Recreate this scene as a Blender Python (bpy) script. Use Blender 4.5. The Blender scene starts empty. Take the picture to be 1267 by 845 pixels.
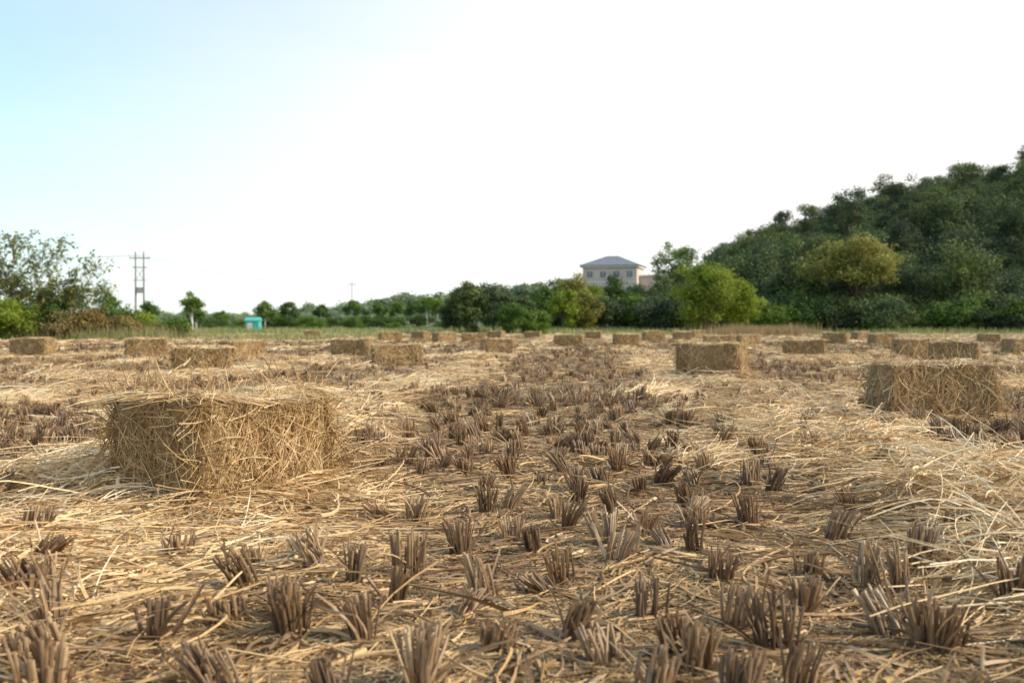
import bpy, math
import numpy as np
rng = np.random.default_rng(11)
U = rng.uniform
scene = bpy.context.scene

# ------------------------------------------------------------------ noise
def _h(xi, yi, seed):
    h = (xi * 374761393 + yi * 668265263 + seed * 362437) & 0x7fffffff
    h = ((h ^ (h >> 13)) * 1274126177) & 0x7fffffff
    return ((h ^ (h >> 16)) & 0xffff) / 65535.0
def vnoise(x, y, seed=0):
    x = np.asarray(x, float); y = np.asarray(y, float)
    xi = np.floor(x).astype(np.int64); yi = np.floor(y).astype(np.int64)
    fx = x - xi; fy = y - yi
    fx = fx * fx * (3 - 2 * fx); fy = fy * fy * (3 - 2 * fy)
    a = _h(xi, yi, seed); b = _h(xi + 1, yi, seed); c = _h(xi, yi + 1, seed); d = _h(xi + 1, yi + 1, seed)
    return (a * (1 - fx) + b * fx) * (1 - fy) + (c * (1 - fx) + d * fx) * fy
def fbm(x, y, seed=0, o=3):
    s = 0; a = .5
    for i in range(o):
        s = s + a * vnoise(x * 2 ** i, y * 2 ** i, seed + i); a *= .5
    return s / (1 - .5 ** o)
def sstep(v): 
    v = np.clip(v, 0, 1); return v * v * (3 - 2 * v)
def front(x, y):   # trodden, lower ground just in front of the first bale
    return np.exp(-(((x + 1.15) / .75) ** 2 + ((y - 3.45) / .6) ** 2))
def windrow(x, y):
    w = np.sin(2 * np.pi * (x - 0.75 - 0.07 * y + 1.5 * (fbm(x * .3, y * .22, 40) - .5)) / 3.5)
    w = sstep((w - .12 + 1.9 * (fbm(x * .8, y * .6, 50) - .5)) / .95)
    w = np.maximum(w, .85 * np.exp(-(((x + 1.7) / .8) ** 2 + ((y - 2.5) / .6) ** 2)))
    return w
def terrain(x, y):
    x = np.asarray(x, float); y = np.asarray(y, float)
    nearf = 1 - sstep((y - 8) / 8)
    z = .07 * (fbm(x * .25, y * .25, 3) - .5) + (.025 + .04 * nearf) * (fbm(x * 1.9, y * 1.9, 9, 3) - .5)
    fade = 1 - sstep((y - 100) / 100)
    z = z * fade + (.035 + .045 * (vnoise(x * 5, y * 5, 31) - .5)) * windrow(x, y) * (1 - sstep((y - 12) / 15)) - .05 * front(x, y)
    hill = 25 * np.exp(-(((x - 112) / 52) ** 2 + ((y - 195) / 62) ** 2) / 2) * sstep((y - 80) / 45)
    return z + hill

# ------------------------------------------------------------------ mesh helpers
class Acc:
    def __init__(s): s.v = []; s.f = []; s.r = []; s.m = []; s.n = 0
    def add(s, v, f, r, m=0):
        s.v.append(v); s.f.append(f + s.n); s.r.append(r); s.m.append(np.full(len(f), m)); s.n += len(v)
    def obj(s, name, mats, smooth=False, parent=None, link=True):
        v = np.concatenate(s.v).astype(np.float32); f = np.concatenate(s.f).astype(np.int32)
        me = bpy.data.meshes.new(name)
        me.vertices.add(len(v)); me.vertices.foreach_set('co', v.ravel())
        me.loops.add(f.size); me.loops.foreach_set('vertex_index', f.ravel())
        me.polygons.add(len(f)); me.polygons.foreach_set('loop_start', np.arange(0, f.size, 4, dtype=np.int32))
        me.update(calc_edges=True)
        me.polygons.foreach_set('material_index', np.concatenate(s.m).astype(np.int32))
        me.polygons.foreach_set('use_smooth', np.full(len(f), smooth))
        a = me.attributes.new('rnd', 'FLOAT', 'POINT'); a.data.foreach_set('value', np.concatenate(s.r).astype(np.float32))
        for m in mats: me.materials.append(m)
        if not link: return me
        ob = bpy.data.objects.new(name, me); scene.collection.objects.link(ob)
        if parent: ob.parent = parent
        return ob
def nrm(a): return a / np.maximum(np.linalg.norm(a, axis=-1, keepdims=True), 1e-9)
def strips(P, T, N, L, W, bend=0, lift=0, sag=0, roll=0, segs=3, fold=True, taper=.3, follow=None, rnd=None):
    n = len(P); S = segs + 1
    T = nrm(T); B = nrm(np.cross(N, T)); N = np.cross(T, B)
    ex = lambda a: np.broadcast_to(np.asarray(a, float), (n,))[:, None, None]
    t = np.linspace(0, 1, S)[None, :, None]
    L_, W_, b, l, s, ro = map(ex, (L, W, bend, lift, sag, roll))
    c = P[:, None] + T[:, None] * L_ * t + B[:, None] * b * L_ * t * t + N[:, None] * L_ * (l * t - s * t * t)
    if follow is not None:
        x = c[..., 0]; y = c[..., 1]
        c[..., 2] = terrain(x, y) + np.maximum(c[..., 2], follow)
    Bt = nrm(B[:, None] - T[:, None] * (2 * b * t))
    wv = (Bt * np.cos(ro) + N[:, None] * np.sin(ro)) * W_ * .5 * (1 - taper * t)
    nv = (N[:, None] * np.cos(ro) - Bt * np.sin(ro)) * W_ * .3
    K = 3 if fold else 2
    V = np.empty((n, S, K, 3))
    V[:, :, 0] = c - wv; V[:, :, -1] = c + wv
    if fold: V[:, :, 1] = c + nv
    idx = np.arange(n * S * K).reshape(n, S, K)
    F = np.stack([idx[:, :-1, :-1], idx[:, :-1, 1:], idx[:, 1:, 1:], idx[:, 1:, :-1]], -1).reshape(-1, 4)
    if rnd is None: rnd = U(0, 1, n)
    return V.reshape(-1, 3), F, np.repeat(rnd, S * K)
def tubes(P0, P1, R0, R1, k=5, rnd=None, mid=None, tip=0.):
    P0 = np.asarray(P0, float); P1 = np.asarray(P1, float); n = len(P0)
    T = nrm(P1 - P0); ref = np.where(np.abs(T[:, 2:3]) > .9, [[1., 0, 0]], [[0, 0, 1.]])
    A = nrm(np.cross(T, ref)); B = np.cross(T, A)
    ang = np.arange(k) * 2 * np.pi / k
    ring = A[:, None] * np.cos(ang)[None, :, None] + B[:, None] * np.sin(ang)[None, :, None]
    pts = [P0] + ([mid] if mid is not None else []) + [P1]
    R0 = np.broadcast_to(R0, (n,)); R1 = np.broadcast_to(R1, (n,))
    rr = [R0] + ([(R0 + R1) / 2] if mid is not None else []) + [R1]
    V = np.stack([p[:, None] + ring * r[:, None, None] for p, r in zip(pts, rr)], 1)
    S = len(pts); idx = np.arange(n * S * k).reshape(n, S, k); j = np.roll(idx, -1, 2)
    F = np.stack([idx[:, :-1], j[:, :-1], j[:, 1:], idx[:, 1:]], -1).reshape(-1, 4)
    if rnd is None: rnd = U(0, 1, n)
    rv = np.repeat(rnd, S * k).reshape(n, S, k)
    if tip: rv = np.clip(rv + tip * np.linspace(-.6, 1, S)[None, :, None], 0, 1)
    return V.reshape(-1, 3), F, rv.reshape(-1)
def leaves(C, Nn, size, aspect=.6, rnd=None):
    n = len(C); N = nrm(Nn); R = nrm(rng.normal(size=(n, 3))); A = nrm(np.cross(N, R)); B = np.cross(N, A)
    s = np.broadcast_to(size, (n,))[:, None] * .5
    V = np.stack([C - A * s, C - B * s * aspect + N * s * .25, C + A * s, C + B * s * aspect + N * s * .25], 1)
    F = np.arange(n * 4).reshape(n, 4)
    if rnd is None: rnd = U(0, 1, n)
    return V.reshape(-1, 3), F, np.repeat(rnd, 4)
def boxq(c, s, rz=0):
    c = np.array(c, float); s = np.array(s, float) / 2
    v = np.array([[-1,-1,-1],[1,-1,-1],[1,1,-1],[-1,1,-1],[-1,-1,1],[1,-1,1],[1,1,1],[-1,1,1]]) * s
    ca, sa = math.cos(rz), math.sin(rz)
    v = np.stack([v[:,0]*ca - v[:,1]*sa, v[:,0]*sa + v[:,1]*ca, v[:,2]], 1) + c
    f = np.array([[0,3,2,1],[4,5,6,7],[0,1,5,4],[1,2,6,5],[2,3,7,6],[3,0,4,7]])
    return v, f, np.full(8, .5)

# ------------------------------------------------------------------ materials
def newmat(name):
    m = bpy.data.materials.new(name); m.use_nodes = True
    nt = m.node_tree; nt.nodes.clear()
    out = nt.nodes.new('ShaderNodeOutputMaterial')
    return m, nt, out
def ramp(nt, stops, fac):
    r = nt.nodes.new('ShaderNodeValToRGB'); e = r.color_ramp.elements
    while len(e) < len(stops): e.new(.5)
    for el, (p, c) in zip(e, stops): el.position = p; el.color = (*c, 1)
    nt.links.new(fac, r.inputs[0]); return r.outputs[0]
def noise(nt, scale, detail=3, vec=None, rough=.5):
    n = nt.nodes.new('ShaderNodeTexNoise'); n.inputs['Scale'].default_value = scale
    n.inputs['Detail'].default_value = detail; n.inputs['Roughness'].default_value = rough
    if vec is None:
        vec = nt.nodes.new('ShaderNodeTexCoord').outputs['Object']
    nt.links.new(vec, n.inputs['Vector']); return n.outputs[0]
def attr(nt):
    a = nt.nodes.new('ShaderNodeAttribute'); a.attribute_name = 'rnd'; return a.outputs['Fac']
def mixc(nt, fac, a, b, mode='MIX'):
    m = nt.nodes.new('ShaderNodeMix'); m.data_type = 'RGBA'; m.blend_type = mode
    for s, v in ((0, fac), (6, a), (7, b)):
        if hasattr(v, 'is_output'): nt.links.new(v, m.inputs[s])
        else: m.inputs[s].default_value = v if s == 0 else (*v, 1)
    return m.outputs[2]
def maths(nt, op, a, b=0., clamp=False):
    m = nt.nodes.new('ShaderNodeMath'); m.operation = op; m.use_clamp = clamp
    for i, v in enumerate((a, b)):
        if hasattr(v, 'is_output'): nt.links.new(v, m.inputs[i])
        else: m.inputs[i].default_value = v
    return m.outputs[0]
def finish(nt, out, col, rough=.6, transl=0., bump=None, spec=.4):
    b = nt.nodes.new('ShaderNodeBsdfPrincipled'); nt.links.new(col, b.inputs['Base Color'])
    b.inputs['Roughness'].default_value = rough; b.inputs['Specular IOR Level'].default_value = spec
    if bump is not None:
        bp = nt.nodes.new('ShaderNodeBump'); bp.inputs['Distance'].default_value = bump[1]; bp.inputs['Strength'].default_value = .8
        nt.links.new(bump[0], bp.inputs['Height']); nt.links.new(bp.outputs[0], b.inputs['Normal'])
    if transl > 0:
        t = nt.nodes.new('ShaderNodeBsdfTranslucent'); nt.links.new(col, t.inputs[0])
        mx = nt.nodes.new('ShaderNodeMixShader'); mx.inputs[0].default_value = transl
        nt.links.new(b.outputs[0], mx.inputs[1]); nt.links.new(t.outputs[0], mx.inputs[2]); nt.links.new(mx.outputs[0], out.inputs[0])
    else: nt.links.new(b.outputs[0], out.inputs[0])
def straw_mat(name, stops, lo=.74, patch=.9, transl=.15, lo2=.82):
    m, nt, out = newmat(name)
    c = ramp(nt, stops, attr(nt))
    n1 = noise(nt, patch, 4); f = ramp(nt, [(.34, (lo, lo * .92, lo * .82)), (.58, (1.0, 1.0, 1.0))], n1)
    c = mixc(nt, 1., c, f, 'MULTIPLY')
    n2 = noise(nt, 60, 2); f2 = ramp(nt, [(.3, (lo2, lo2 * .95, lo2 * .9)), (.65, (1.05, 1.04, 1.03))], n2)
    c = mixc(nt, 1., c, f2, 'MULTIPLY')
    finish(nt, out, c, .5, transl); return m
S_LIT = straw_mat('straw_litter_mat', [(0, (.17, .10, .048)), (.2, (.39, .25, .12)), (.45, (.67, .465, .23)), (.75, (.88, .69, .405)), (1, (.94, .85, .64))])
S_STUB = straw_mat('stubble_mat', [(0, (.085, .052, .033)), (.35, (.21, .137, .084)), (.7, (.41, .285, .17)), (1, (.78, .60, .39))])
S_BALE = straw_mat('bale_straw_mat', [(0, (.25, .155, .07)), (.3, (.50, .34, .155)), (.65, (.72, .53, .27)), (1, (.93, .79, .53))], lo=.8, patch=5)
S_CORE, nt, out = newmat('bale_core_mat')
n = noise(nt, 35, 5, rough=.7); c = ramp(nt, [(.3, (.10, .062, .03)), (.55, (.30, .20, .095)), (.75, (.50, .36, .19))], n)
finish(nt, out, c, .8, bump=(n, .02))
S_TWINE, nt, out = newmat('twine_mat'); finish(nt, out, ramp(nt, [(0, (.35, .27, .15)), (1, (.5, .4, .25))], noise(nt, 90)), .6)
def leaf_mat(name, stops, transl=.3, var=.35):
    m, nt, out = newmat(name)
    c = ramp(nt, stops, attr(nt))
    oi = nt.nodes.new('ShaderNodeObjectInfo')
    f = ramp(nt, [(0, (1 - var, 1 - var, 1 - var * .8)), (.5, (1, 1, 1)), (1, (1 + var * 1.2, 1 + var * .8, 1 - var * .3))], oi.outputs['Random'])
    c = mixc(nt, 1., c, f, 'MULTIPLY'); finish(nt, out, c, .6, transl, spec=.2); return m
L_DARK = leaf_mat('forest_leaf', [(0, (.045, .072, .042)), (.5, (.075, .118, .055)), (1, (.15, .20, .075))], .22, .4)
L_MID = leaf_mat('green_leaf', [(0, (.05, .10, .025)), (.5, (.10, .18, .04)), (1, (.17, .26, .06))])
L_YEL = leaf_mat('yellow_green_leaf', [(0, (.10, .16, .02)), (.5, (.21, .29, .035)), (1, (.34, .40, .06))], .35, .12)
L_GOLD = leaf_mat('golden_leaf', [(0, (.14, .15, .035)), (.5, (.26, .26, .065)), (1, (.40, .38, .11))], .3, .1)
L_PALE = leaf_mat('hazy_leaf', [(0, (.17, .23, .14)), (.5, (.25, .32, .18)), (1, (.34, .41, .24))], .3, .15)  # greens lightened: distance haze is painted into the leaf colour
L_RED = leaf_mat('reddish_scrub_leaf', [(0, (.14, .09, .04)), (.5, (.25, .18, .08)), (1, (.26, .27, .09))], .3, .15)
G_GRN = leaf_mat('tall_grass_mat', [(0, (.14, .18, .06)), (.5, (.26, .29, .11)), (.85, (.40, .38, .19)), (1, (.52, .45, .27))], .3, 0)
G_DRY = leaf_mat('dry_grass_mat', [(0, (.22, .15, .08)), (.5, (.38, .28, .15)), (1, (.52, .43, .24))], .3, 0)
BARK, nt, out = newmat('bark'); finish(nt, out, ramp(nt, [(.3, (.06, .045, .03)), (.7, (.16, .12, .085))], noise(nt, 9, 4)), .9)
WBARK, nt, out = newmat('limewashed_bark'); finish(nt, out, ramp(nt, [(.3, (.6, .6, .57)), (.7, (.8, .8, .78))], noise(nt, 9, 4)), .8)
def flat(name, a, b, sc=4, rough=.8):
    m, nt, out = newmat(name); finish(nt, out, ramp(nt, [(.3, a), (.7, b)], noise(nt, sc, 4)), rough); return m
CONC = flat('concrete_mat', (.24, .23, .22), (.34, .33, .31))
STEEL = flat('galvanised_mat', (.24, .24, .25), (.36, .36, .37))
WALLM = flat('pink_render_mat', (.55, .45, .41), (.65, .54, .49), .8)
TRIM = flat('white_trim_mat', (.62, .60, .57), (.74, .72, .69), 1)
ROOFM = flat('slate_roof_mat', (.13, .15, .18), (.20, .22, .26), 3)
GLASS = flat('window_mat', (.16, .17, .18), (.22, .23, .25), 2, .3)
TEAL = flat('teal_sheet_mat', (.06, .38, .34), (.09, .46, .41), 2, .5)

# ------------------------------------------------------------------ ground
def grow(a, b, first, f=1.12):
    o = [a]; st = first
    while o[-1] < b: o.append(o[-1] + st); st *= f
    return o[1:]
xs = np.arange(-6, 6.001, .05); ex = np.array(grow(6, 3000, .06, 1.045)); xs = np.concatenate([-ex[::-1], xs, ex])
ys = np.arange(.6, 10.001, .05); ys = np.concatenate([-np.array(grow(-.6, 60, .3, 1.3))[::-1], ys, grow(10, 4000, .06, 1.03)])
X, Y = np.meshgrid(xs, ys); Z = terrain(X, Y)
g = Acc(); idx = np.arange(X.size).reshape(X.shape)
g.add(np.stack([X, Y, Z], -1).reshape(-1, 3), np.stack([idx[:-1, :-1], idx[:-1, 1:], idx[1:, 1:], idx[1:, :-1]], -1).reshape(-1, 4), np.zeros(X.size))
GM, nt, out = newmat('field_ground_mat')
n1 = noise(nt, 1.1, 5); n2 = noise(nt, 45, 6, rough=.75); n3 = noise(nt, .12, 4)
soil = ramp(nt, [(.32, (.08, .05, .03)), (.48, (.20, .135, .075)), (.6, (.38, .27, .145)), (.8, (.56, .43, .26))], n2)
soil = mixc(nt, ramp(nt, [(.4, (0, 0, 0)), (.7, (.55, .55, .55))], n1), soil, (.22, .205, .08))
grass = ramp(nt, [(.3, (.14, .19, .06)), (.55, (.25, .29, .10)), (.75, (.38, .36, .17))], noise(nt, .8, 5))
tc = nt.nodes.new('ShaderNodeTexCoord'); sp = nt.nodes.new('ShaderNodeSeparateXYZ'); nt.links.new(tc.outputs['Object'], sp.inputs[0])
yy = maths(nt, 'ADD', sp.outputs[1], maths(nt, 'MULTIPLY', n3, 20.))
msk = maths(nt, 'MULTIPLY', maths(nt, 'SUBTRACT', yy, 84.), .3, True)
under = mixc(nt, maths(nt, 'MULTIPLY', maths(nt, 'SUBTRACT', yy, 103.), .2, True), grass, ramp(nt, [(.3, (.05, .075, .025)), (.7, (.10, .13, .05))], noise(nt, 2., 5)))
finish(nt, out, mixc(nt, msk, soil, under), .9, bump=(n2, .03))
g.obj('field_ground', [GM], True)

# ------------------------------------------------------------------ straw litter
UP = np.array([0, 0, 1.])
def scatter(n, y0, y1, slope=.60, pad=1.1):
    y = np.sqrt(U(y0 ** 2, y1 ** 2, n)); 
    x = U(-1, 1, n) * (slope * y + pad)
    return x, y
def flow(x, y): return np.pi * .5 * .55 + 3.2 * (fbm(x * .55, y * .55, 77) - .5) * 2
def litter(acc, n, y0, y1, L, W, segs, fold, zmax, pitch, bendm, taper, dens=None, spread=1., rlo=0, rhi=1, pad=1.1):
    x, y = scatter(n, y0, y1, pad=pad)
    w = windrow(x, y)
    if dens is not None:
        k = U(0, 1, n) < dens(x, y, w); x = x[k]; y = y[k]; w = w[k]
    n = len(x)
    a = flow(x, y) + rng.normal(0, spread, n) + np.pi * (U(0, 1, n) < .5)
    T = np.stack([np.cos(a), np.sin(a), np.zeros(n)], 1)
    fr_ = 1 - .75 * front(x, y)
    pile = (.35 + 1.4 * vnoise(x * 3.1, y * 3.1, 66)) * fr_
    z = U(0, 1, n) ** 1.5 * zmax * (.15 + 1.15 * w) * pile
    P = np.stack([x, y, z], 1); p = rng.normal(0, pitch, n) * fr_ * (.5 + .5 * w)
    r = np.clip(U(rlo, rhi, n) * .70 + .42 * w - .10 + rng.normal(0, .07, n) + .32 * (vnoise(x * 2, y * 2, 12) - .5), 0, 1)
    Ls = U(*L, n)
    acc.add(*strips(P, T, np.tile(UP, (n, 1)), Ls, U(*W, n), rng.normal(0, bendm, n), p, np.abs(rng.normal(0, pitch, n)) , rng.normal(0, .8, n), segs, fold, taper, .003, r))
lit = Acc()
wd = lambda a, b: (lambda x, y, w: a + b * w)
litter(lit, 64000, .9, 4.2, (.015, .07), (.002, .0055), 1, True, .02, .25, .1, .1, spread=2, pad=.5)
litter(lit, 35000, 4.2, 9, (.03, .10), (.003, .008), 1, True, .03, .25, .1, .1, spread=2)
litter(lit, 30000, .9, 6, (.10, .40), (.003, .0065), 4, True, .075, .22, .38, .15, wd(.09, .91), .7, pad=.6)
litter(lit, 27000, 6, 12, (.15, .45), (.004, .009), 3, True, .07, .19, .3, .15, wd(.10, .9), .8)
litter(lit, 2400, .9, 6, (.3, .65), (.004, .0085), 6, True, .09, .12, .25, .2, wd(.08, .92), .6, .55, 1, pad=.6)
litter(lit, 22000, .9, 6, (.07, .28), (.007, .018), 5, True, .07, .36, .65, .8, wd(.3, .7), 1.2, pad=.6)
litter(lit, 10000, 6, 14, (.15, .4), (.008, .018), 3, True, .07, .3, .5, .8, wd(.35, .65), 1)
litter(lit, 52000, 12, 26, (.15, .45), (.008, .017), 2, True, .055, .10, .2, .2, wd(.3, .7), 1)
litter(lit, 72000, 26, 86, (.2, .55), (.02, .045), 1, True, .06, .10, .2, .2, wd(.35, .65), 1.2)
heaps = [(-1.3, 3.5, .3, 700, .02, .2), (-1.75, 3.75, .3, 700, .03, .2), (-.62, 4.15, .25, 500, .04, .2), (-2.3, 4.2, .3, 500, .06, .2), (1.9, 3.1, .11, 600, .14, 0), (2.9, 7.0, .35, 500, .05, .3), (-3.3, 3.9, .5, 500, .1, .2),
 (1.55, 8.2, .5, 900, .09, .65), (1.9, 6.6, .45, 800, .09, .6), (1.3, 9.8, .6, 900, .1, .6), (-2.8, 7.4, .5, 800, .09, .6), (1.5, 2.65, .3, 700, .09, .65), (1.95, 2.9, .3, 600, .1, .6), (2.4, 4.9, .45, 800, .09, .6), (-2.2, 2.9, .4, 700, .08, .55), (.95, 5.2, .3, 500, .07, .5), (-1.2, 10.5, .7, 900, .1, .6), (3.6, 9.5, .7, 900, .1, .6), (-1.5, 2.2, .4, 600, .06, .5)]
for i in range(42):
    y = U(1.8, 9); x = U(-1, 1) * (.55 * y + .3)
    if windrow(x, y) > .3 and front(x, y) < .3: heaps.append((x, y, U(.1, .35), int(U(150, 450)), U(.05, .13), U(0, .3)))
for i in range(30):
    y = U(9, 24); x = U(-1, 1) * .55 * y
    if min(abs(x - 2.6) + abs(y - 12.9), abs(x + 4.65) + abs(y - 14.9), abs(x + 2.1) + abs(y - 18.3)) > 1.8: heaps.append((x, y, U(.3, .8), int(U(250, 500)), U(.07, .14), U(.1, .6)))
for cx, cy, rr, nn, hh, b0 in heaps:
    a = U(0, 2 * np.pi, nn); r = rr * np.abs(rng.normal(0, .6, nn)); P = np.stack([cx + r * np.cos(a), cy + r * np.sin(a), U(0, 1, nn) * hh * np.exp(-(r / rr) ** 2)], 1)
    b = U(0, 2 * np.pi) + rng.normal(0, .8 if b0 < .4 else .5, nn); T = np.stack([np.cos(b), np.sin(b), b * 0], 1)
    wsc = 1 + .12 * max(0, cy - 3)
    lit.add(*strips(P, T, np.tile(UP, (nn, 1)), U(.06, .30, nn) * (1.3 if b0 > .4 else 1), U(.002, .006, nn) * wsc, rng.normal(0, .45, nn), rng.normal(0, .06 if hh < .05 else .22, nn), U(0, .4, nn), rng.normal(0, .7, nn), 4 if cy < 9 else 3, True, .2, .003, np.clip(U(b0, 1, nn), 0, 1)))
lit.obj('straw_litter', [S_LIT])

# ------------------------------------------------------------------ stubble
def tuft_field(acc, P, nst, k, hl, hh, R, rad, mid=True, shf=.3):
    for_n = len(P)
    cnt = rng.integers(nst[0], nst[1], for_n); I = np.repeat(np.arange(for_n), cnt); n = len(I)
    lean = rng.normal(0, .18, (for_n, 2)) * np.where(U(0, 1, for_n) < .3, 3., 1.)[:, None]; lean = lean[I]
    hgt = (U(hl, hh, for_n) * np.where(U(0, 1, for_n) < .12, .65, 1.))[I] * np.where(U(0, 1, n) < .72, U(.8, 1.05, n), U(.35, .85, n))
    a = U(0, 2 * np.pi, n); rs = (rad * U(.6, 1.4, for_n))[I]; r = rs * np.sqrt(U(0, 1, n)); asp = U(.6, 1.2, for_n)[I]
    off = np.stack([np.cos(a) * r, np.sin(a) * r * asp], 1)
    b = P[I] + off; zb = terrain(b[:, 0], b[:, 1]) - .008
    out = off / rs[:, None] * (U(.02, .36, for_n)[I] * U(.3, 1, n))[:, None] + lean + rng.normal(0, .07, (n, 2))
    P0 = np.column_stack([b, zb]); D = np.column_stack([out, np.ones(n)]); P1 = P0 + nrm(D) * hgt[:, None]
    M = (P0 + P1) / 2 + np.column_stack([-out * .12 * hgt[:, None], np.zeros(n)])
    tone = np.clip(U(.0, .75, for_n)[I] * .6 + U(0, 1, n) * .42, 0, 1)
    rr = U(*R, n)
    acc.add(*tubes(P0, P1, rr, rr * .95, k, tone, M if mid else None, .2))
    s = U(0, 1, n) < shf; m = s.sum()
    T = nrm(D[s] + rng.normal(0, .4, (m, 3))); Nn = nrm(np.column_stack([out[s] + rng.normal(0, .3, (m, 2)), np.full(m, .3)]))
    acc.add(*strips(P0[s] + T * .015, T, Nn, hgt[s] * U(.5, 1.25, m), rr[s] * U(1.8, 3.5, m), rng.normal(0, .25, m), 0., U(-.3, 1.1, m), rng.normal(0, .5, m), 4, True, .5, None, np.clip(tone[s] + .2, 0, 1)))
def lattice(y0, y1, sx, sy, ang, keepf, slope=.60, pad=1.0, jit=.06):
    R = y1 * 1.2 + 3
    u, v = np.meshgrid(np.arange(-R, R, sx), np.arange(-R, R, sy)); u = u.ravel() + rng.normal(0, jit, u.size); v = v.ravel() + rng.normal(0, jit * 1.5, v.size)
    u = u + .35 * (fbm(u * .2, v * .2, 61) - .5)
    ca, sa = math.cos(ang), math.sin(ang); x = u * ca - v * sa; y = u * sa + v * ca
    k = (y > y0) & (y < y1) & (np.abs(x) < slope * y + pad); x = x[k]; y = y[k]
    k = U(0, 1, len(x)) < keepf(x, y); return np.stack([x[k], y[k]], 1)
kf = lambda x, y: np.clip(1.05 * (1 - windrow(x, y)) * (2.0 * (fbm(x * .9, y * .9, 91) - .12)) + .05, 0.04, .82) * (1 - front(x, y))
kb = lambda x, y: np.clip(.38 * (1 - windrow(x, y)) + .75 * (fbm(x * .22, y * .8, 17) > .55), 0, .9)
def clear(P):
    k = np.ones(len(P), bool)
    for (bx, by) in ((-1.15, 4.3), (3.3, 7.9), (2.6, 12.9)):
        k &= np.hypot(P[:, 0] - bx, P[:, 1] - by) > .58
    return P[k]
st = Acc()
hand = np.array([[.60, 2.85], [.35, 2.5], [.14, 2.28], [.55, 2.42], [.75, 2.55], [-.43, 4.75], [-.23, 4.85], [.05, 5.6], [.24, 5.7], [.49, 5.6], [-.12, 4.4], [.27, 4.1], [.0, 3.45], [-.17, 3.25], [.2, 3.6], [1.1, 3.4], [1.12, 4.3], [1.3, 2.55], [-.3, 2.9], [-.66, 3.15], [-.8, 3.05]])
pn = clear(lattice(1.75, 9, .26, .20, math.radians(-14), kf, pad=.6))
pn = np.concatenate([hand, pn[np.min(np.hypot(pn[:, None, 0] - hand[None, :, 0], pn[:, None, 1] - hand[None, :, 1]), 1) > .17]])
tuft_field(st, pn, (15, 36), 6, .08, .145, (.0027, .0052), .034)
lf = np.array([[x, y] for y in (5.2, 5.5, 5.75) for x in np.arange(-3.6, -2.0, .17)]) + rng.normal(0, .05, (30, 2))
tuft_field(st, lf, (12, 22), 5, .10, .17, (.0028, .005), .04)
tuft_field(st, clear(lattice(8.5, 10.2, .2, .2, math.radians(-14), lambda x, y: .8 * (fbm(x * .7, y, 5) > .42) * (np.abs(x + .3) < 1.6))), (10, 20), 5, .09, .16, (.003, .006), .045)
tuft_field(st, clear(lattice(9, 20, .27, .23, math.radians(-14), kb)), (9, 15), 4, .07, .125, (.004, .008), .05, False, .2)
tuft_field(st, lattice(20, 42, .32, .32, math.radians(-14), lambda x, y: kb(x, y) * .6), (4, 8), 3, .06, .11, (.009, .016), .09, False, .1)
st.obj('rice_stubble', [S_STUB])
print('tufts', len(pn))

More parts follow.
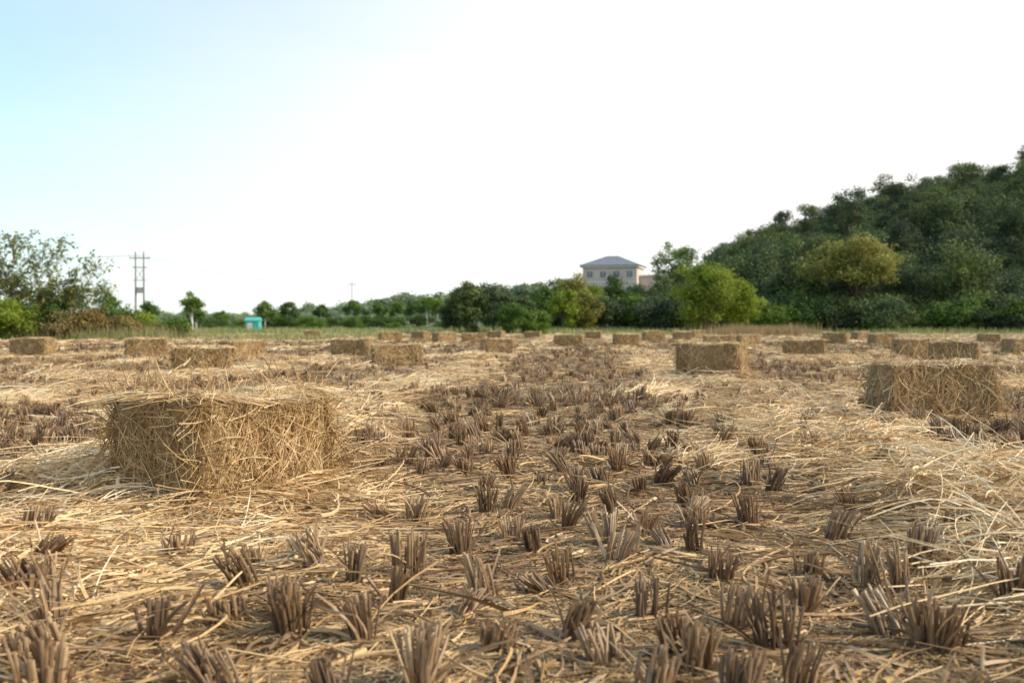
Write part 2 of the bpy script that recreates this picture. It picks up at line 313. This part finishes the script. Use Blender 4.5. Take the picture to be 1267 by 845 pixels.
# ------------------------------------------------------------------ bales
def make_bale(name, Lx, Ly, Lz, ns, wid, seed, ln=(.05, .2), stick=.22):
    a = Acc(); h = np.array([Lx, Ly, Lz]) / 2
    def warp(V):   # slack, slightly skewed block rather than a true box
        V = V.copy(); x, y, z = V[:, 0].copy(), V[:, 1].copy(), V[:, 2].copy()
        k = .035 * (fbm(x * 3 + seed * 3.1 + 9, y * 3 + z * 2 + 4, seed + 20, 2) - .5) * 2
        V[:, 0] = x * (1 + .03 * (1 - z / Lz)) + k * .6; V[:, 1] = y * (1 + .06 * (.5 - z / Lz)) + k
        V[:, 2] = z * (1 + .09 * (fbm(x * 2.6 + seed, y * 2.6 + 7, seed + 30, 2) - .5) * 2)
        return V
    m = 26
    t = np.linspace(-1, 1, m)
    for ax in range(3):
        for sg in (-1, 1):
            A, B = np.meshgrid(t, t); c = np.zeros((m, m, 3)); c[..., ax] = sg; c[..., (ax + 1) % 3] = A; c[..., (ax + 2) % 3] = B
            nl = (np.sum(np.abs(c) ** 11, -1, keepdims=True)) ** (1 / 11.); q = c / nl
            p = q * h
            dn = fbm(p[..., 0] * 14 + seed * 7 + p[..., 2] * 5, p[..., 1] * 14 + p[..., 2] * 9, seed) - .5
            fl = -.008 * (np.abs(np.sin(p[..., 0] * np.pi / .085 + seed)) < .25)
            tw = -.012 * np.exp(-((np.abs(p[..., 0]) - Lx * .22) / .02) ** 2)
            p = p + q * (dn * .045 + fl + tw)[..., None]
            p[..., 2] = p[..., 2] + h[2]
            idx = np.arange(m * m).reshape(m, m); F = np.stack([idx[:-1, :-1], idx[:-1, 1:], idx[1:, 1:], idx[1:, :-1]], -1).reshape(-1, 4)
            if sg < 0: F = F[:, ::-1]
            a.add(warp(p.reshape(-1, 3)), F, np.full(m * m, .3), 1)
    areas = np.array([Ly * Lz, Lx * Lz, Lx * Ly * 1.2]); 
    for ax in range(3):
        for sg in (-1, 1):
            if ax == 2 and sg < 0: continue
            n = int(ns * areas[ax] / (areas[0] * 2 + areas[1] * 2 + areas[2]))
            u, v = (ax + 1) % 3, (ax + 2) % 3
            P = np.zeros((n, 3)); P[:, u] = U(-.97, .97, n) * h[u]; P[:, v] = U(-.97, .97, n) * h[v]; P[:, ax] = sg * (h[ax] * .985 + U(-.014, .010, n))
            th = U(0, 2 * np.pi, n)
            T = np.zeros((n, 3)); T[:, u] = np.cos(th); T[:, v] = np.sin(th)
            if ax == 1: T[:, 2] *= 1.9
            if ax == 2: T[:, 1] *= 1.5
            T = nrm(T)
            L = U(*ln, n)
            inward = (np.sum(T * P * (np.arange(3) != ax), 1) > 0) & (U(0, 1, n) > stick)
            T[inward] *= -1
            if ax < 2:
                hi = ((P + T * L[:, None])[:, 2] > h[2] + .015) & (U(0, 1, n) > .06); T[hi] *= -1
            N = np.zeros((n, 3)); N[:, ax] = sg
            edge = 1 - .05 * (np.abs(P[:, u] / h[u]) ** 6 + np.abs(P[:, v] / h[v]) ** 6)
            P[:, ax] *= edge
            wl = U(0, 1, n) ** 3.2
            lf_, sg_ = wl * .48, wl * .25 + U(0, .12, n)
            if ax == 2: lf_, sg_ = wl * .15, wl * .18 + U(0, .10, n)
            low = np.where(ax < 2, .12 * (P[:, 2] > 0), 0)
            V, F, R = strips(P, T, N, L, U(*wid, n), rng.normal(0, .5, n), lf_, sg_, rng.normal(0, .6, n), 4, True, .2, None, np.clip(U(0, 1, n) ** (1.0 if ax == 2 else 1.4) * .85 + (.4 if ax == 2 else .0) + low * .5, 0, 1))  # paler top, browner sides: sunlit top and shaded faces put into straw tone
            V[:, 2] += h[2]; V[:, 2] = np.maximum(V[:, 2], .004)
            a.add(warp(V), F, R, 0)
    n = ns // 8; e = rng.integers(0, 4, n); s = U(-1, 1, n); o = np.abs(rng.normal(0, .05, n))
    px = np.where(e < 2, s * (h[0] + .05), np.where(e == 2, 1, -1) * (h[0] + o)); py = np.where(e < 2, np.where(e == 0, 1, -1) * (h[1] + o), s * (h[1] + .05))
    P = np.stack([px, py, U(.01, .07, n) * np.exp(-o / .08)], 1); th = U(0, 2 * np.pi, n)
    V, F, R = strips(P, np.stack([np.cos(th), np.sin(th), th * 0], 1), np.tile(UP, (n, 1)), U(*ln, n) * 1.2, U(*wid, n), rng.normal(0, .4, n), rng.normal(0, .2, n), U(0, .3, n), rng.normal(0, .7, n), 4, True, .2, None, U(.2, 1, n))
    V[:, 2] = np.maximum(V[:, 2], .004); a.add(V, F, R, 0)
    for sx in (-.22, .22):
        loop = np.array([[sx * Lx, sy * h[1] * 1.0, z] for sy, z in ((-.93, .01), (-1.0, .04), (-1.0, Lz - .04), (-.93, Lz - .002), (0, Lz - .004), (.93, Lz - .002), (1.0, Lz - .04), (1.0, .04), (.93, .01))])
        loop = warp(loop); a.add(*tubes(loop[:-1], loop[1:], .002, .002, 5), 2)
    return a.obj(name, [S_BALE, S_CORE, S_TWINE], link=False)
def put(me, name, x, y, yaw, sc=1., parent=None, dz=-.012):
    ob = bpy.data.objects.new(name, me); ob.location = (x, y, float(terrain(x, y)) + dz); ob.rotation_euler = (0, 0, math.radians(yaw))
    ob.scale = (sc,) * 3 if not hasattr(sc, '__len__') else sc
    scene.collection.objects.link(ob)
    if parent: ob.parent = parent
    return ob
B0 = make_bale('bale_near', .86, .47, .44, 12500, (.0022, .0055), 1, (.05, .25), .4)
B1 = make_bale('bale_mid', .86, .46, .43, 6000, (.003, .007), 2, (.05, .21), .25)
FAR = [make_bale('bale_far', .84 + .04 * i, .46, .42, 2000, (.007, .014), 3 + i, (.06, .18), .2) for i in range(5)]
cor = np.array([-1.19, 3.82]); dr = np.array([.40, .917]); dl = np.array([-.917, .40])
c0 = cor + .43 * dr + .235 * dl
ob = put(B0, 'hay_bale', c0[0], c0[1], 66.4); ob.location.z = .01
c1 = np.array([2.87, 7.5]) + .43 * np.array([1, .06]) + .23 * np.array([-.06, 1])
put(B1, 'hay_bale', c1[0] - .02, c1[1], 3.5, (.97, 1, 1.03), None, .02)
put(B1, 'hay_bale', 2.60, 12.95, -28 + 180, (.95, 1, .97), None, .01)
blist = [(-4.65, 14.9, 18), (-2.12, 18.3, 12), (-3.67, 23, -8), (-8.45, 23, 25), (-11.95, 24.8, 0), (-.4, 25.6, 10), (6.75, 23, -20), (9.3, 23, 8), (8.45, 19, -28),
 (2.05, 36, 0), (4.0, 35, 12), (6.25, 30, 0), (12.75, 24.8, 10), (-5.7, 21, 60), (-4.6, 50, 0), (-2.7, 39.5, 20), (-1.6, 41, -15), (-.9, 54, 0), (-5.5, 45, 0), (6.4, 45, 0),
 (8.2, 48, 15), (8.5, 36, -10), (12.7, 39, 0), (16.8, 48, 5), (13.6, 36.5, 0), (18.9, 39.5, 10), (1.2, 57, 0), (4.5, 55, 0), (10.8, 58, 0), (-12, 60, 0), (24, 44, 0)]
for i, (x, y, yaw) in enumerate(blist):
    put(FAR[i % 5], 'hay_bale', x, y, yaw + 180 * (i % 2) + (U(-6, 6) if i < 14 else U(-40, 40)), (U(.92, 1.03), 1, U(.88, 1.04)), None, .01)

# ------------------------------------------------------------------ trees
def make_tree(name, H, cr, cz0, nl, ls, leafm, barkm=BARK, ncl=34, flatz=.75, fill=.45, trunk=None, clr=(.22, .38), zmin=-.5):
    a = Acc(); ch = (H - cz0) / 2; cc = np.array([0, 0, cz0 + ch])
    d = nrm(rng.normal(size=(ncl, 3))); d[:, 2] = np.where(d[:, 2] < zmin, -d[:, 2], d[:, 2])
    C = cc + d * np.array([cr, cr, ch]) * (U(fill, .85, ncl) * U(.8, 1.15, ncl))[:, None]
    r = cr * U(*clr, ncl)
    tr = trunk or H * .022
    lean = rng.normal(0, .03 * H, 2)
    top = np.array([lean[0], lean[1], cz0 + ch * 1.1]); m1 = top * np.array([.3, .3, .4])
    pts = np.array([[0, 0, -.3], m1, top * np.array([.7, .7, .72]), top]); rad = np.array([1.25, .9, .6, .3]) * tr
    a.add(*tubes(pts[:-1], pts[1:], rad[:-1], rad[1:], 7), 1)
    for i in range(ncl):
        if i % 2: continue
        tt = U(.35, .95); s = np.array([top[0] * tt, top[1] * tt, max(cz0 * .7, top[2] * tt * .9)]); mid = (s + C[i]) / 2 + np.array([0, 0, -.04 * H])
        a.add(*tubes(np.array([s, mid]), np.array([mid, C[i]]), np.array([tr * .35, tr * .22]), np.array([tr * .22, tr * .08]), 4), 1)
    per = rng.multinomial(nl, r ** 2 / (r ** 2).sum()); I = np.repeat(np.arange(ncl), per); n = len(I)
    dd = nrm(rng.normal(size=(n, 3))); q = np.where(U(0, 1, n) < .75, U(0, 1, n) ** .45, U(.9, 1.6, n))
    pos = C[I] + dd * q[:, None] * r[I][:, None] * np.array([1, 1, flatz])
    pos[:, 2] = np.maximum(pos[:, 2], .05)
    tone = np.clip(U(0, .6, ncl)[I] + U(0, .45, n), 0, 1)
    a.add(*leaves(pos, dd + .8 * rng.normal(size=(n, 3)) + np.array([0, 0, .4]), U(.6, 1.3, n) * ls, .6, tone), 0)
    return a.obj(name, [leafm, barkm], link=False)
forest = [make_tree('forest_tree', 9 + U(-.8, .8), U(3.2, 4.3), .2, 7500, .30, L_DARK, ncl=int(U(40, 60)), clr=(.15, .36), fill=.3, zmin=-.85) for i in range(5)]
forest += [make_tree('forest_tall_tree', 10.8, 2.9, 1.0, 5500, .27, L_DARK, ncl=50, flatz=.7, fill=.2, clr=(.16, .34), zmin=-.8) for i in range(2)]
FP = bpy.data.objects.new('hillside_forest', None); scene.collection.objects.link(FP)
cnt = 0
for gx in np.arange(14, 190, 5.8):
    for gy in np.arange(88, 250, 6.2):
        x = gx + U(-2.4, 2.4); y = gy + U(-2.6, 2.6)
        if y < 92 - .05 * x + U(-2, 2) or x < .150 * y + 1: continue
        if y > 150 and x < .21 * y: continue
        if y > 205: continue
        if x > .62 * y + 14: continue
        k = rng.integers(0, 5) if U() > .16 or y < 105 else rng.integers(5, 7)
        edge = .58 + .36 * min(1, max(0, (x - .165 * y) / 14))
        s = U(.62, 1.14) * edge
        put(forest[k], 'forest_tree', x, y, U(0, 360), (s * U(.95, 1.2), s * U(.95, 1.2), s), FP, -.2); cnt += 1
bushes = [make_tree('bush', 2.2, 1.6, .1, 2600, .17, L_MID, ncl=20, zmin=-.9, trunk=.05) for i in range(3)]
bushd = [make_tree('bush_dark', 2.2, 1.6, .1, 2600, .17, L_DARK, ncl=20, zmin=-.9, trunk=.05) for i in range(2)]
bushp = [make_tree('bush_pale', 2.2, 1.6, .1, 1500, .22, L_PALE, ncl=20, zmin=-.9, trunk=.05) for i in range(2)]
for i in range(170):
    x = U(3, 62); y = 90 - .05 * x + U(-2.5, 4) + (8 if x < 13 else 0)
    s = U(.5, 1.7); put((bushd + bushes[:1])[i % 3], 'understorey_bush', x, y, U(0, 360), (s * 1.2, s * 1.2, s), FP, -.1)
print('forest', cnt)

def uniq(name, x, y, H, w, leafm, nl=6000, ls=.2, ncl=34, cz=.12, bark=BARK, fill=.4, **k):
    if cz < .2: k['zmin'] = -.95; ncl = int(ncl * 1.25); nl = int(nl * 1.15)
    me = make_tree(name, H, w / 2 * .92, H * cz, nl, ls, leafm, bark, ncl=ncl, fill=fill, **k)
    return put(me, name, x, y, 0)
uniq('bright_broadleaf_tree', 14.6, 75, 6.2, 5.4, L_YEL, 12000, .19, 52, .0, clr=(.16, .34))
uniq('bright_broadleaf_tree', 17.5, 76, 4.8, 3.8, L_YEL, 7500, .18, 38, .0, clr=(.16, .34))
uniq('golden_tree', 30.6, 89, 9.0 - float(terrain(30.6, 89)), 10.4, L_GOLD, 14000, .26, 54, .28, clr=(.13, .25), flatz=.6)
for x, y, H, w in ((-3.5, 80, 4.5, 3.8), (-1.5, 81, 4.3, 4.0), (-4.8, 82, 3.4, 2.7), (.9, 82, 3.3, 2.8)):
    uniq('dense_green_tree', x, y, H, w, L_DARK, 8000, .2, 38, .0, clr=(.18, .36))
uniq('green_shrub', .1, 79, 3.0, 3.1, L_MID, 5000, .16, 26, .0)
uniq('green_shrub', 1.9, 80, 2.3, 2.8, L_MID, 4000, .16, 22, .0)
for x, y, H, w, m in ((3.4, 95, 5.2, 4.2, L_MID), (5.7, 96, 6.2, 4.4, L_GOLD), (7.9, 95, 5.0, 4.2, L_YEL), (10.2, 98, 5.2, 4.6, L_MID), (12.6, 98, 4.8, 4.4, L_DARK), (15.2, 100, 5.4, 4.4, L_DARK), (4.6, 90, 4.2, 3.6, L_YEL), (6.8, 91, 3.9, 3.6, L_GOLD), (9.0, 92, 3.4, 3.6, L_DARK), (11.4, 92, 3.4, 3.2, L_MID), (2.2, 96, 3.8, 3.6, L_MID)):
    uniq('willow_tree', x, y, H, w, m, 6500, .2, 38, .0, clr=(.16, .34))
uniq('feathery_tree', 21.2, 128, 12.4 - float(terrain(21.2, 128)), 8.0, L_MID, 6000, .26, 44, .0, clr=(.12, .26))
uniq('feathery_tree', 43, 128, 20.0 - float(terrain(43, 128)), 8.0, L_DARK, 7000, .27, 54, .05, clr=(.14, .28))
uniq('feathery_tree', 54, 132, 21.4 - float(terrain(54, 132)), 8.4, L_DARK, 7000, .27, 54, .05, clr=(.14, .28))
for px, H, w, y in ((-29.5, 3.9, 2.4, 92), (-39.5, 4.6, 3.0, 90), (-37.3, 3.9, 2.5, 92), (-40, 3.3, 2.4, 110), (-35, 2.3, 1.9, 120), (-24.8, 3.2, 3.2, 100), (-22.8, 3.0, 2.4, 102), (-21.5, 2.7, 2.2, 112), (-18.4, 3.3, 2.4, 115), (-16, 3.2, 2.6, 120), (-13.8, 3.1, 2.6, 122), (-11.6, 3.0, 2.4, 118), (-9.8, 3.6, 2.8, 115), (-8.2, 3.2, 3.0, 110), (-33, 2.4, 2.2, 104)):
    uniq('roadside_tree', px, y, H, w, L_MID, 3000, .18, 26, .3, WBARK, trunk=.08, clr=(.2, .38), zmin=-.8)
DT = bpy.data.objects.new('distant_tree_belt', None); scene.collection.objects.link(DT)
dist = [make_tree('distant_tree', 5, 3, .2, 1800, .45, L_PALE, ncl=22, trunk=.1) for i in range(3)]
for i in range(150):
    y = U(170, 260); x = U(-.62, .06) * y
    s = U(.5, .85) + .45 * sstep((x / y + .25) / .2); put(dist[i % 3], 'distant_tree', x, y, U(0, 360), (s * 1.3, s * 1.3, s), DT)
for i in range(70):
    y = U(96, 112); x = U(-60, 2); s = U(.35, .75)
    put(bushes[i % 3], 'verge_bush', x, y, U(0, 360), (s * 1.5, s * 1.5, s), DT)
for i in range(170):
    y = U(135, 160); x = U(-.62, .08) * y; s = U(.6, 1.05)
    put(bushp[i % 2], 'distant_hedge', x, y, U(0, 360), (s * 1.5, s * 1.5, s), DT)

# left sparse tree
keep = rng; rng = np.random.default_rng(5); U = rng.uniform
a = Acc(); P0s = []; P1s = []; R0s = []; R1s = []; lc = []
def branch(p, d, L, r, lvl):
    n = 7; st_ = L / n
    for i in range(n):
        d2 = nrm(d + rng.normal(0, .08, 3) + np.array([0, 0, .02 if lvl < 2 else -.05])); q = p + d2 * st_
        P0s.append(p); P1s.append(q); R0s.append(r * (1 - i / n * .75)); R1s.append(r * (1 - (i + 1) / n * .75))
        if lvl < 3 and i >= 1:
            for _ in range(2):
                s = nrm(d2 + rng.normal(0, .6, 3) + np.array([0, 0, .1])); branch(q, s, L * U(.30, .48), r * .45, lvl + 1)
        if lvl >= 2:
            for _ in range(3): lc.append(q + rng.normal(0, .07, 3))
        p, d = q, d2
base = np.array([0, 0, -.1])
for d, L in (((0, .1, 1), 3.9), ((.6, 0, 1.0), 3.9), ((-.7, .2, 1), 3.4), ((1.0, .2, .55), 4.2), ((-.3, -.4, 1), 3.7), ((1.0, -.2, .8), 4.2)):
    branch(base + np.array([0, 0, .5 + U(0, .5)]), nrm(np.array(d, float)), L, .055, 0 if L > 3.35 else 1)
P0s.append(base); P1s.append(base + np.array([0, 0, 1.2])); R0s.append(.13); R1s.append(.09)
a.add(*tubes(np.array(P0s), np.array(P1s), np.array(R0s) * .7, np.array(R1s) * .7, 5), 1)
lc = np.array(lc)
if len(lc) > 4600: 
    s_ = rng.permutation(len(lc))[:4600]; lc = lc[s_]
a.add(*leaves(lc, rng.normal(size=lc.shape) + [0, 0, .5], U(.17, .30, len(lc)), .42), 0)
ob = a.obj('peach_tree', [leaf_mat('peach_leaf', [(0, (.09, .14, .03)), (.5, (.18, .24, .05)), (.85, (.30, .32, .08)), (1, (.38, .27, .09))], .35, 0), BARK]); ob.location = (-25.2, 50, 0)
# fit the crown: right-hand tips about 4.6 m from the stem, top about 5.4 m
ob.scale = (4.7 / np.percentile(lc[:, 0], 99.5), 1, 5.35 / np.percentile(lc[:, 2], 99.5))
rng = keep; U = rng.uniform
for x, y, H, w, m in ((-25.8, 49, 2.1, 3.0, L_MID), (-24.2, 48.5, 2.3, 3.0, L_YEL), (-23.0, 50, 1.9, 2.2, L_MID), (-21.3, 50, 1.6, 2.6, L_RED), (-19.8, 51, 1.2, 2.2, L_RED), (-27.5, 48, 2.6, 3.2, L_DARK), (-24.6, 51.5, 2.8, 3.4, L_MID), (-21.6, 53, 1.9, 3., L_MID), (-22.3, 49, 1.3, 2., L_RED), (-18.2, 54, 1.1, 2.2, L_MID), (-29.5, 50, 2.6, 3.4, L_MID), (-20.4, 54, 1.5, 2.6, L_YEL)):
    uniq('scrub_shrub', x, y, H, w, m, 5500, .13, 26, .0, trunk=.04)

# grasses
def grassmass(name, n, fx, hgt, wid, mat):
    x, y = fx(n); n = len(x); z = terrain(x, y)
    T = np.column_stack([rng.normal(0, .18, (n, 2)), np.ones(n)]); N = np.column_stack([rng.normal(size=(n, 2)), np.zeros(n)])
    pt = fbm(x * .25, y * .25, 5)
    A = Acc(); A.add(*strips(np.stack([x, y, z], 1), T, N, U(*hgt, n) * (.4 + 1.1 * pt), U(*wid, n), rng.normal(0, .1, n), 0, U(-.3, .3, n), 0, 2, False, .8, None, np.clip(U(0, .6, n) + .8 * (fbm(x * .12, y * .3, 8) - .25), 0, 1)))
    A.obj(name, [mat])
grassmass('tall_grass', 55000, lambda n: (U(-70, 65, n), 79 + 19 * U(0, 1, n) ** .8), (.2, .6), (.03, .06), G_GRN)
def fl(n):
    y = U(48, 56, n); x = -17.5 - 9 * U(0, 1, n) ** .9 + rng.normal(0, .6, n); return x, y
grassmass('dry_tall_grass', 3500, fl, (.3, 1.1), (.015, .03), G_DRY)
grassmass('scrub_grass', 7000, fl, (.3, .8), (.02, .04), G_GRN)
def fr(n):
    return rng.normal(17.5, 1.8, n), rng.normal(70, .9, n)
grassmass('dry_reed_clump', 3000, fr, (.4, .9), (.02, .035), G_DRY)
grassmass('field_weeds', 9000, lambda n: (U(-34, -8, n), U(46, 74, n)), (.1, .28), (.02, .04), G_GRN)

# ------------------------------------------------------------------ building
def part(name, lst, mat, parent, smooth=False):
    A = Acc()
    for q in lst: A.add(*q)
    return A.obj(name, [mat], smooth, parent)
bx, by = 20.2, 198.; bz = float(terrain(bx, by)) - .5
HB = bpy.data.objects.new('farmhouse_building', None); scene.collection.objects.link(HB); HB.location = (bx, by, bz); HB.rotation_euler = (0, 0, math.radians(-16))
ev = 12.3 - bz
W_, D_ = 10.6, 9.
part('walls', [boxq((0, 0, ev / 2), (W_, D_, ev)), boxq((7.2, 1.5, (ev - 2) / 2), (3.8, 6, ev - 2))], WALLM, HB)
part('cornice', [boxq((0, 0, ev - .2), (W_ + .9, D_ + .9, .35)), boxq((0, 0, ev - 3.2), (W_ + .12, D_ + .12, .22)), boxq((7.3, 1.5, ev - 1.95), (4.3, 6.6, .3))], TRIM, HB)
hw, hd, rz = W_ / 2 + .75, D_ / 2 + .75, 2.1
rv = np.array([[-hw, -hd, ev], [hw, -hd, ev], [hw, hd, ev], [-hw, hd, ev], [-1.4, 0, ev + rz], [.9, 0, ev + rz]])
me = bpy.data.meshes.new('roof'); me.from_pydata((rv + [0, 0, .02]).tolist(), [], [(0, 1, 5, 4), (1, 2, 5), (2, 3, 4, 5), (3, 0, 4), (3, 2, 1, 0)]); me.materials.append(ROOFM)
ro = bpy.data.objects.new('roof', me); scene.collection.objects.link(ro); ro.parent = HB
wins = []; frs = []
for fl_ in range(3):
    zc = ev - 1.75 - fl_ * 3.1
    if zc < 1: continue
    for k in range(4):
        xx = -W_ / 2 + 1.4 + k * 2.6
        wins.append(boxq((xx, -D_ / 2 - .02, zc), (1.1, .06, 1.2))); frs += [boxq((xx, -D_ / 2 - .05, zc - .72), (1.6, .16, .12)), boxq((xx, -D_ / 2 - .065, zc), (.06, .05, 1.18))]
    for k in range(3):
        yy_ = -D_ / 2 + 1.7 + k * 2.7; wins.append(boxq((-W_ / 2 - .02, yy_, zc), (.06, 1.2, 1.4)))
part('windows', wins, GLASS, HB); part('window_frames', frs, TRIM, HB)

# teal shed
TS = bpy.data.objects.new('teal_shed', None); scene.collection.objects.link(TS); TS.location = (-23.5, 90.5, float(terrain(-23.5, 90.5)))
part('walls', [boxq((0, 0, .55), (1.2, 1.1, 1.1))], TEAL, TS)
me = bpy.data.meshes.new('roof'); me.from_pydata([(-.68, -.63, 1.1), (.68, -.63, 1.1), (.68, .63, 1.1), (-.68, .63, 1.1), (-.68, 0, 1.4), (.68, 0, 1.4)], [], [(0, 1, 5, 4), (2, 3, 4, 5), (0, 4, 3), (1, 2, 5), (3, 2, 1, 0)]); me.materials.append(TEAL)
ro = bpy.data.objects.new('roof', me); scene.collection.objects.link(ro); ro.parent = TS
part('door', [boxq((-.2, -.57, .45), (.45, .05, .9))], TRIM, TS)

# ------------------------------------------------------------------ power poles and lines
def hpole(x, y, H, rz):
    E = bpy.data.objects.new('utility_pole', None); scene.collection.objects.link(E); E.location = (x, y, float(terrain(x, y))); E.rotation_euler = (0, 0, rz)
    part('shafts', [tubes([[s, 0, -.3]], [[s, 0, H]], .17, .10, 10) for s in (-.55, .55)], CONC, E, True)
    arms = [boxq((0, 0, H - .9), (2.8, .14, .16)), boxq((0, 0, H - 2.2), (2.0, .12, .14)), boxq((0, 0, H - 4.0), (1.7, .1, .12))]
    part('crossarms', arms, STEEL, E)
    part('braces', [tubes([[-.55, 0, H - 4]], [[.55, 0, H - 2.3]], .04, .04, 5), tubes([[.55, 0, H - 4]], [[-.55, 0, H - 2.3]], .04, .04, 5)], STEEL, E)
    part('insulators', [tubes([[s, 0, H - .82]], [[s, 0, H - .4]], .09, .05, 8) for s in (-1.3, 0, 1.3)], TRIM, E)
    part('transformer', [boxq((0, 0, H - 5.4), (.8, .5, .8))], STEEL, E)
    return np.array([x, y, H - .4])
def spole(x, y, H):
    E = bpy.data.objects.new('utility_pole', None); scene.collection.objects.link(E); E.location = (x, y, 0)
    part('shaft', [tubes([[0, 0, -.3]], [[0, 0, H]], .13, .08, 9)], CONC, E, True)
    part('crossarm', [boxq((0, 0, H - .6), (2.0, .08, .1))], STEEL, E)
    part('insulators', [tubes([[s, 0, H - .53]], [[s, 0, H - .2]], .06, .04, 8) for s in (-.9, 0, .9)], TRIM, E)
    return np.array([x, y, H - .2])
tops = [spole(-118, 105, 11), hpole(-52.3, 140, 10.9, .15), spole(-38.4, 239, 11), spole(-15, 330, 11)]
wp0 = []; wp1 = []
for A_, B_ in zip(tops[:3], tops[1:4]):
    for s in (-.9, 0, .9):
        t = np.linspace(0, 1, 25)[:, None]; q = A_ * (1 - t) + B_ * t; q[:, 0] += s; q[:, 2] -= (4 * t * (1 - t))[:, 0] * 1.6
        wp0.append(q[:-1]); wp1.append(q[1:])
A = Acc(); A.add(*tubes(np.concatenate(wp0), np.concatenate(wp1), .013, .013, 4)); A.obj('power_lines', [STEEL])

# ------------------------------------------------------------------ light
sd = np.array([.97, -.10]); sd = sd / np.linalg.norm(sd); el = math.radians(34)
from mathutils import Vector
dirv = Vector((sd[0] * math.cos(el), sd[1] * math.cos(el), math.sin(el)))
ld = bpy.data.lights.new('sun', 'SUN'); ld.energy = 5.0; ld.angle = math.radians(.6); ld.color = (1, .90, .74)
lo = bpy.data.objects.new('sun', ld); scene.collection.objects.link(lo); lo.rotation_euler = dirv.to_track_quat('Z', 'Y').to_euler()
w = bpy.data.worlds.new('World'); scene.world = w; w.use_nodes = True; nt = w.node_tree; nt.nodes.clear()
out = nt.nodes.new('ShaderNodeOutputWorld'); bg = nt.nodes.new('ShaderNodeBackground'); bg.inputs[1].default_value = .13
sky = nt.nodes.new('ShaderNodeTexSky'); sky.sky_type = 'NISHITA'; sky.sun_disc = False; sky.sun_elevation = el; sky.sun_rotation = math.atan2(sd[0], sd[1])
sky.air_density = 1.0; sky.dust_density = 1.0
tc = nt.nodes.new('ShaderNodeTexCoord'); sp = nt.nodes.new('ShaderNodeSeparateXYZ'); nt.links.new(tc.outputs['Generated'], sp.inputs[0])
b = maths(nt, 'ADD', maths(nt, 'MULTIPLY', sp.outputs[0], -1.), maths(nt, 'MULTIPLY', sp.outputs[2], .8))
mp = nt.nodes.new('ShaderNodeMapping'); mp.inputs['Scale'].default_value = (1.5, 1.5, 6); nt.links.new(tc.outputs['Generated'], mp.inputs[0])
cl = noise(nt, 2.2, 5, mp.outputs[0])
b = maths(nt, 'SUBTRACT', b, maths(nt, 'MULTIPLY', cl, .16)); b = maths(nt, 'MULTIPLY', maths(nt, 'SUBTRACT', b, .08), 1.9, True)
blue = mixc(nt, 1., sky.outputs[0], (1.7, 2.1, 2.15), 'MULTIPLY')
blue = mixc(nt, .4, blue, (5.2, 6.6, 7.4))
col = mixc(nt, b, (8.9, 8.8, 8.5), blue)
nt.links.new(col, bg.inputs[0]); nt.links.new(bg.outputs[0], out.inputs[0])

# ------------------------------------------------------------------ camera
cd = bpy.data.cameras.new('camera'); cd.lens = 35; cd.sensor_width = 36; cd.clip_end = 8000; cd.clip_start = .05
co = bpy.data.objects.new('camera', cd); scene.collection.objects.link(co)
co.location = (0, 0, .735); co.rotation_euler = (math.radians(90 - .95), 0, 0)
cd.dof.use_dof = True; cd.dof.focus_distance = 4.3; cd.dof.aperture_fstop = 4.0
scene.camera = co
scene.view_settings.view_transform = 'Standard'; scene.view_settings.look = 'None'; scene.view_settings.exposure = 0
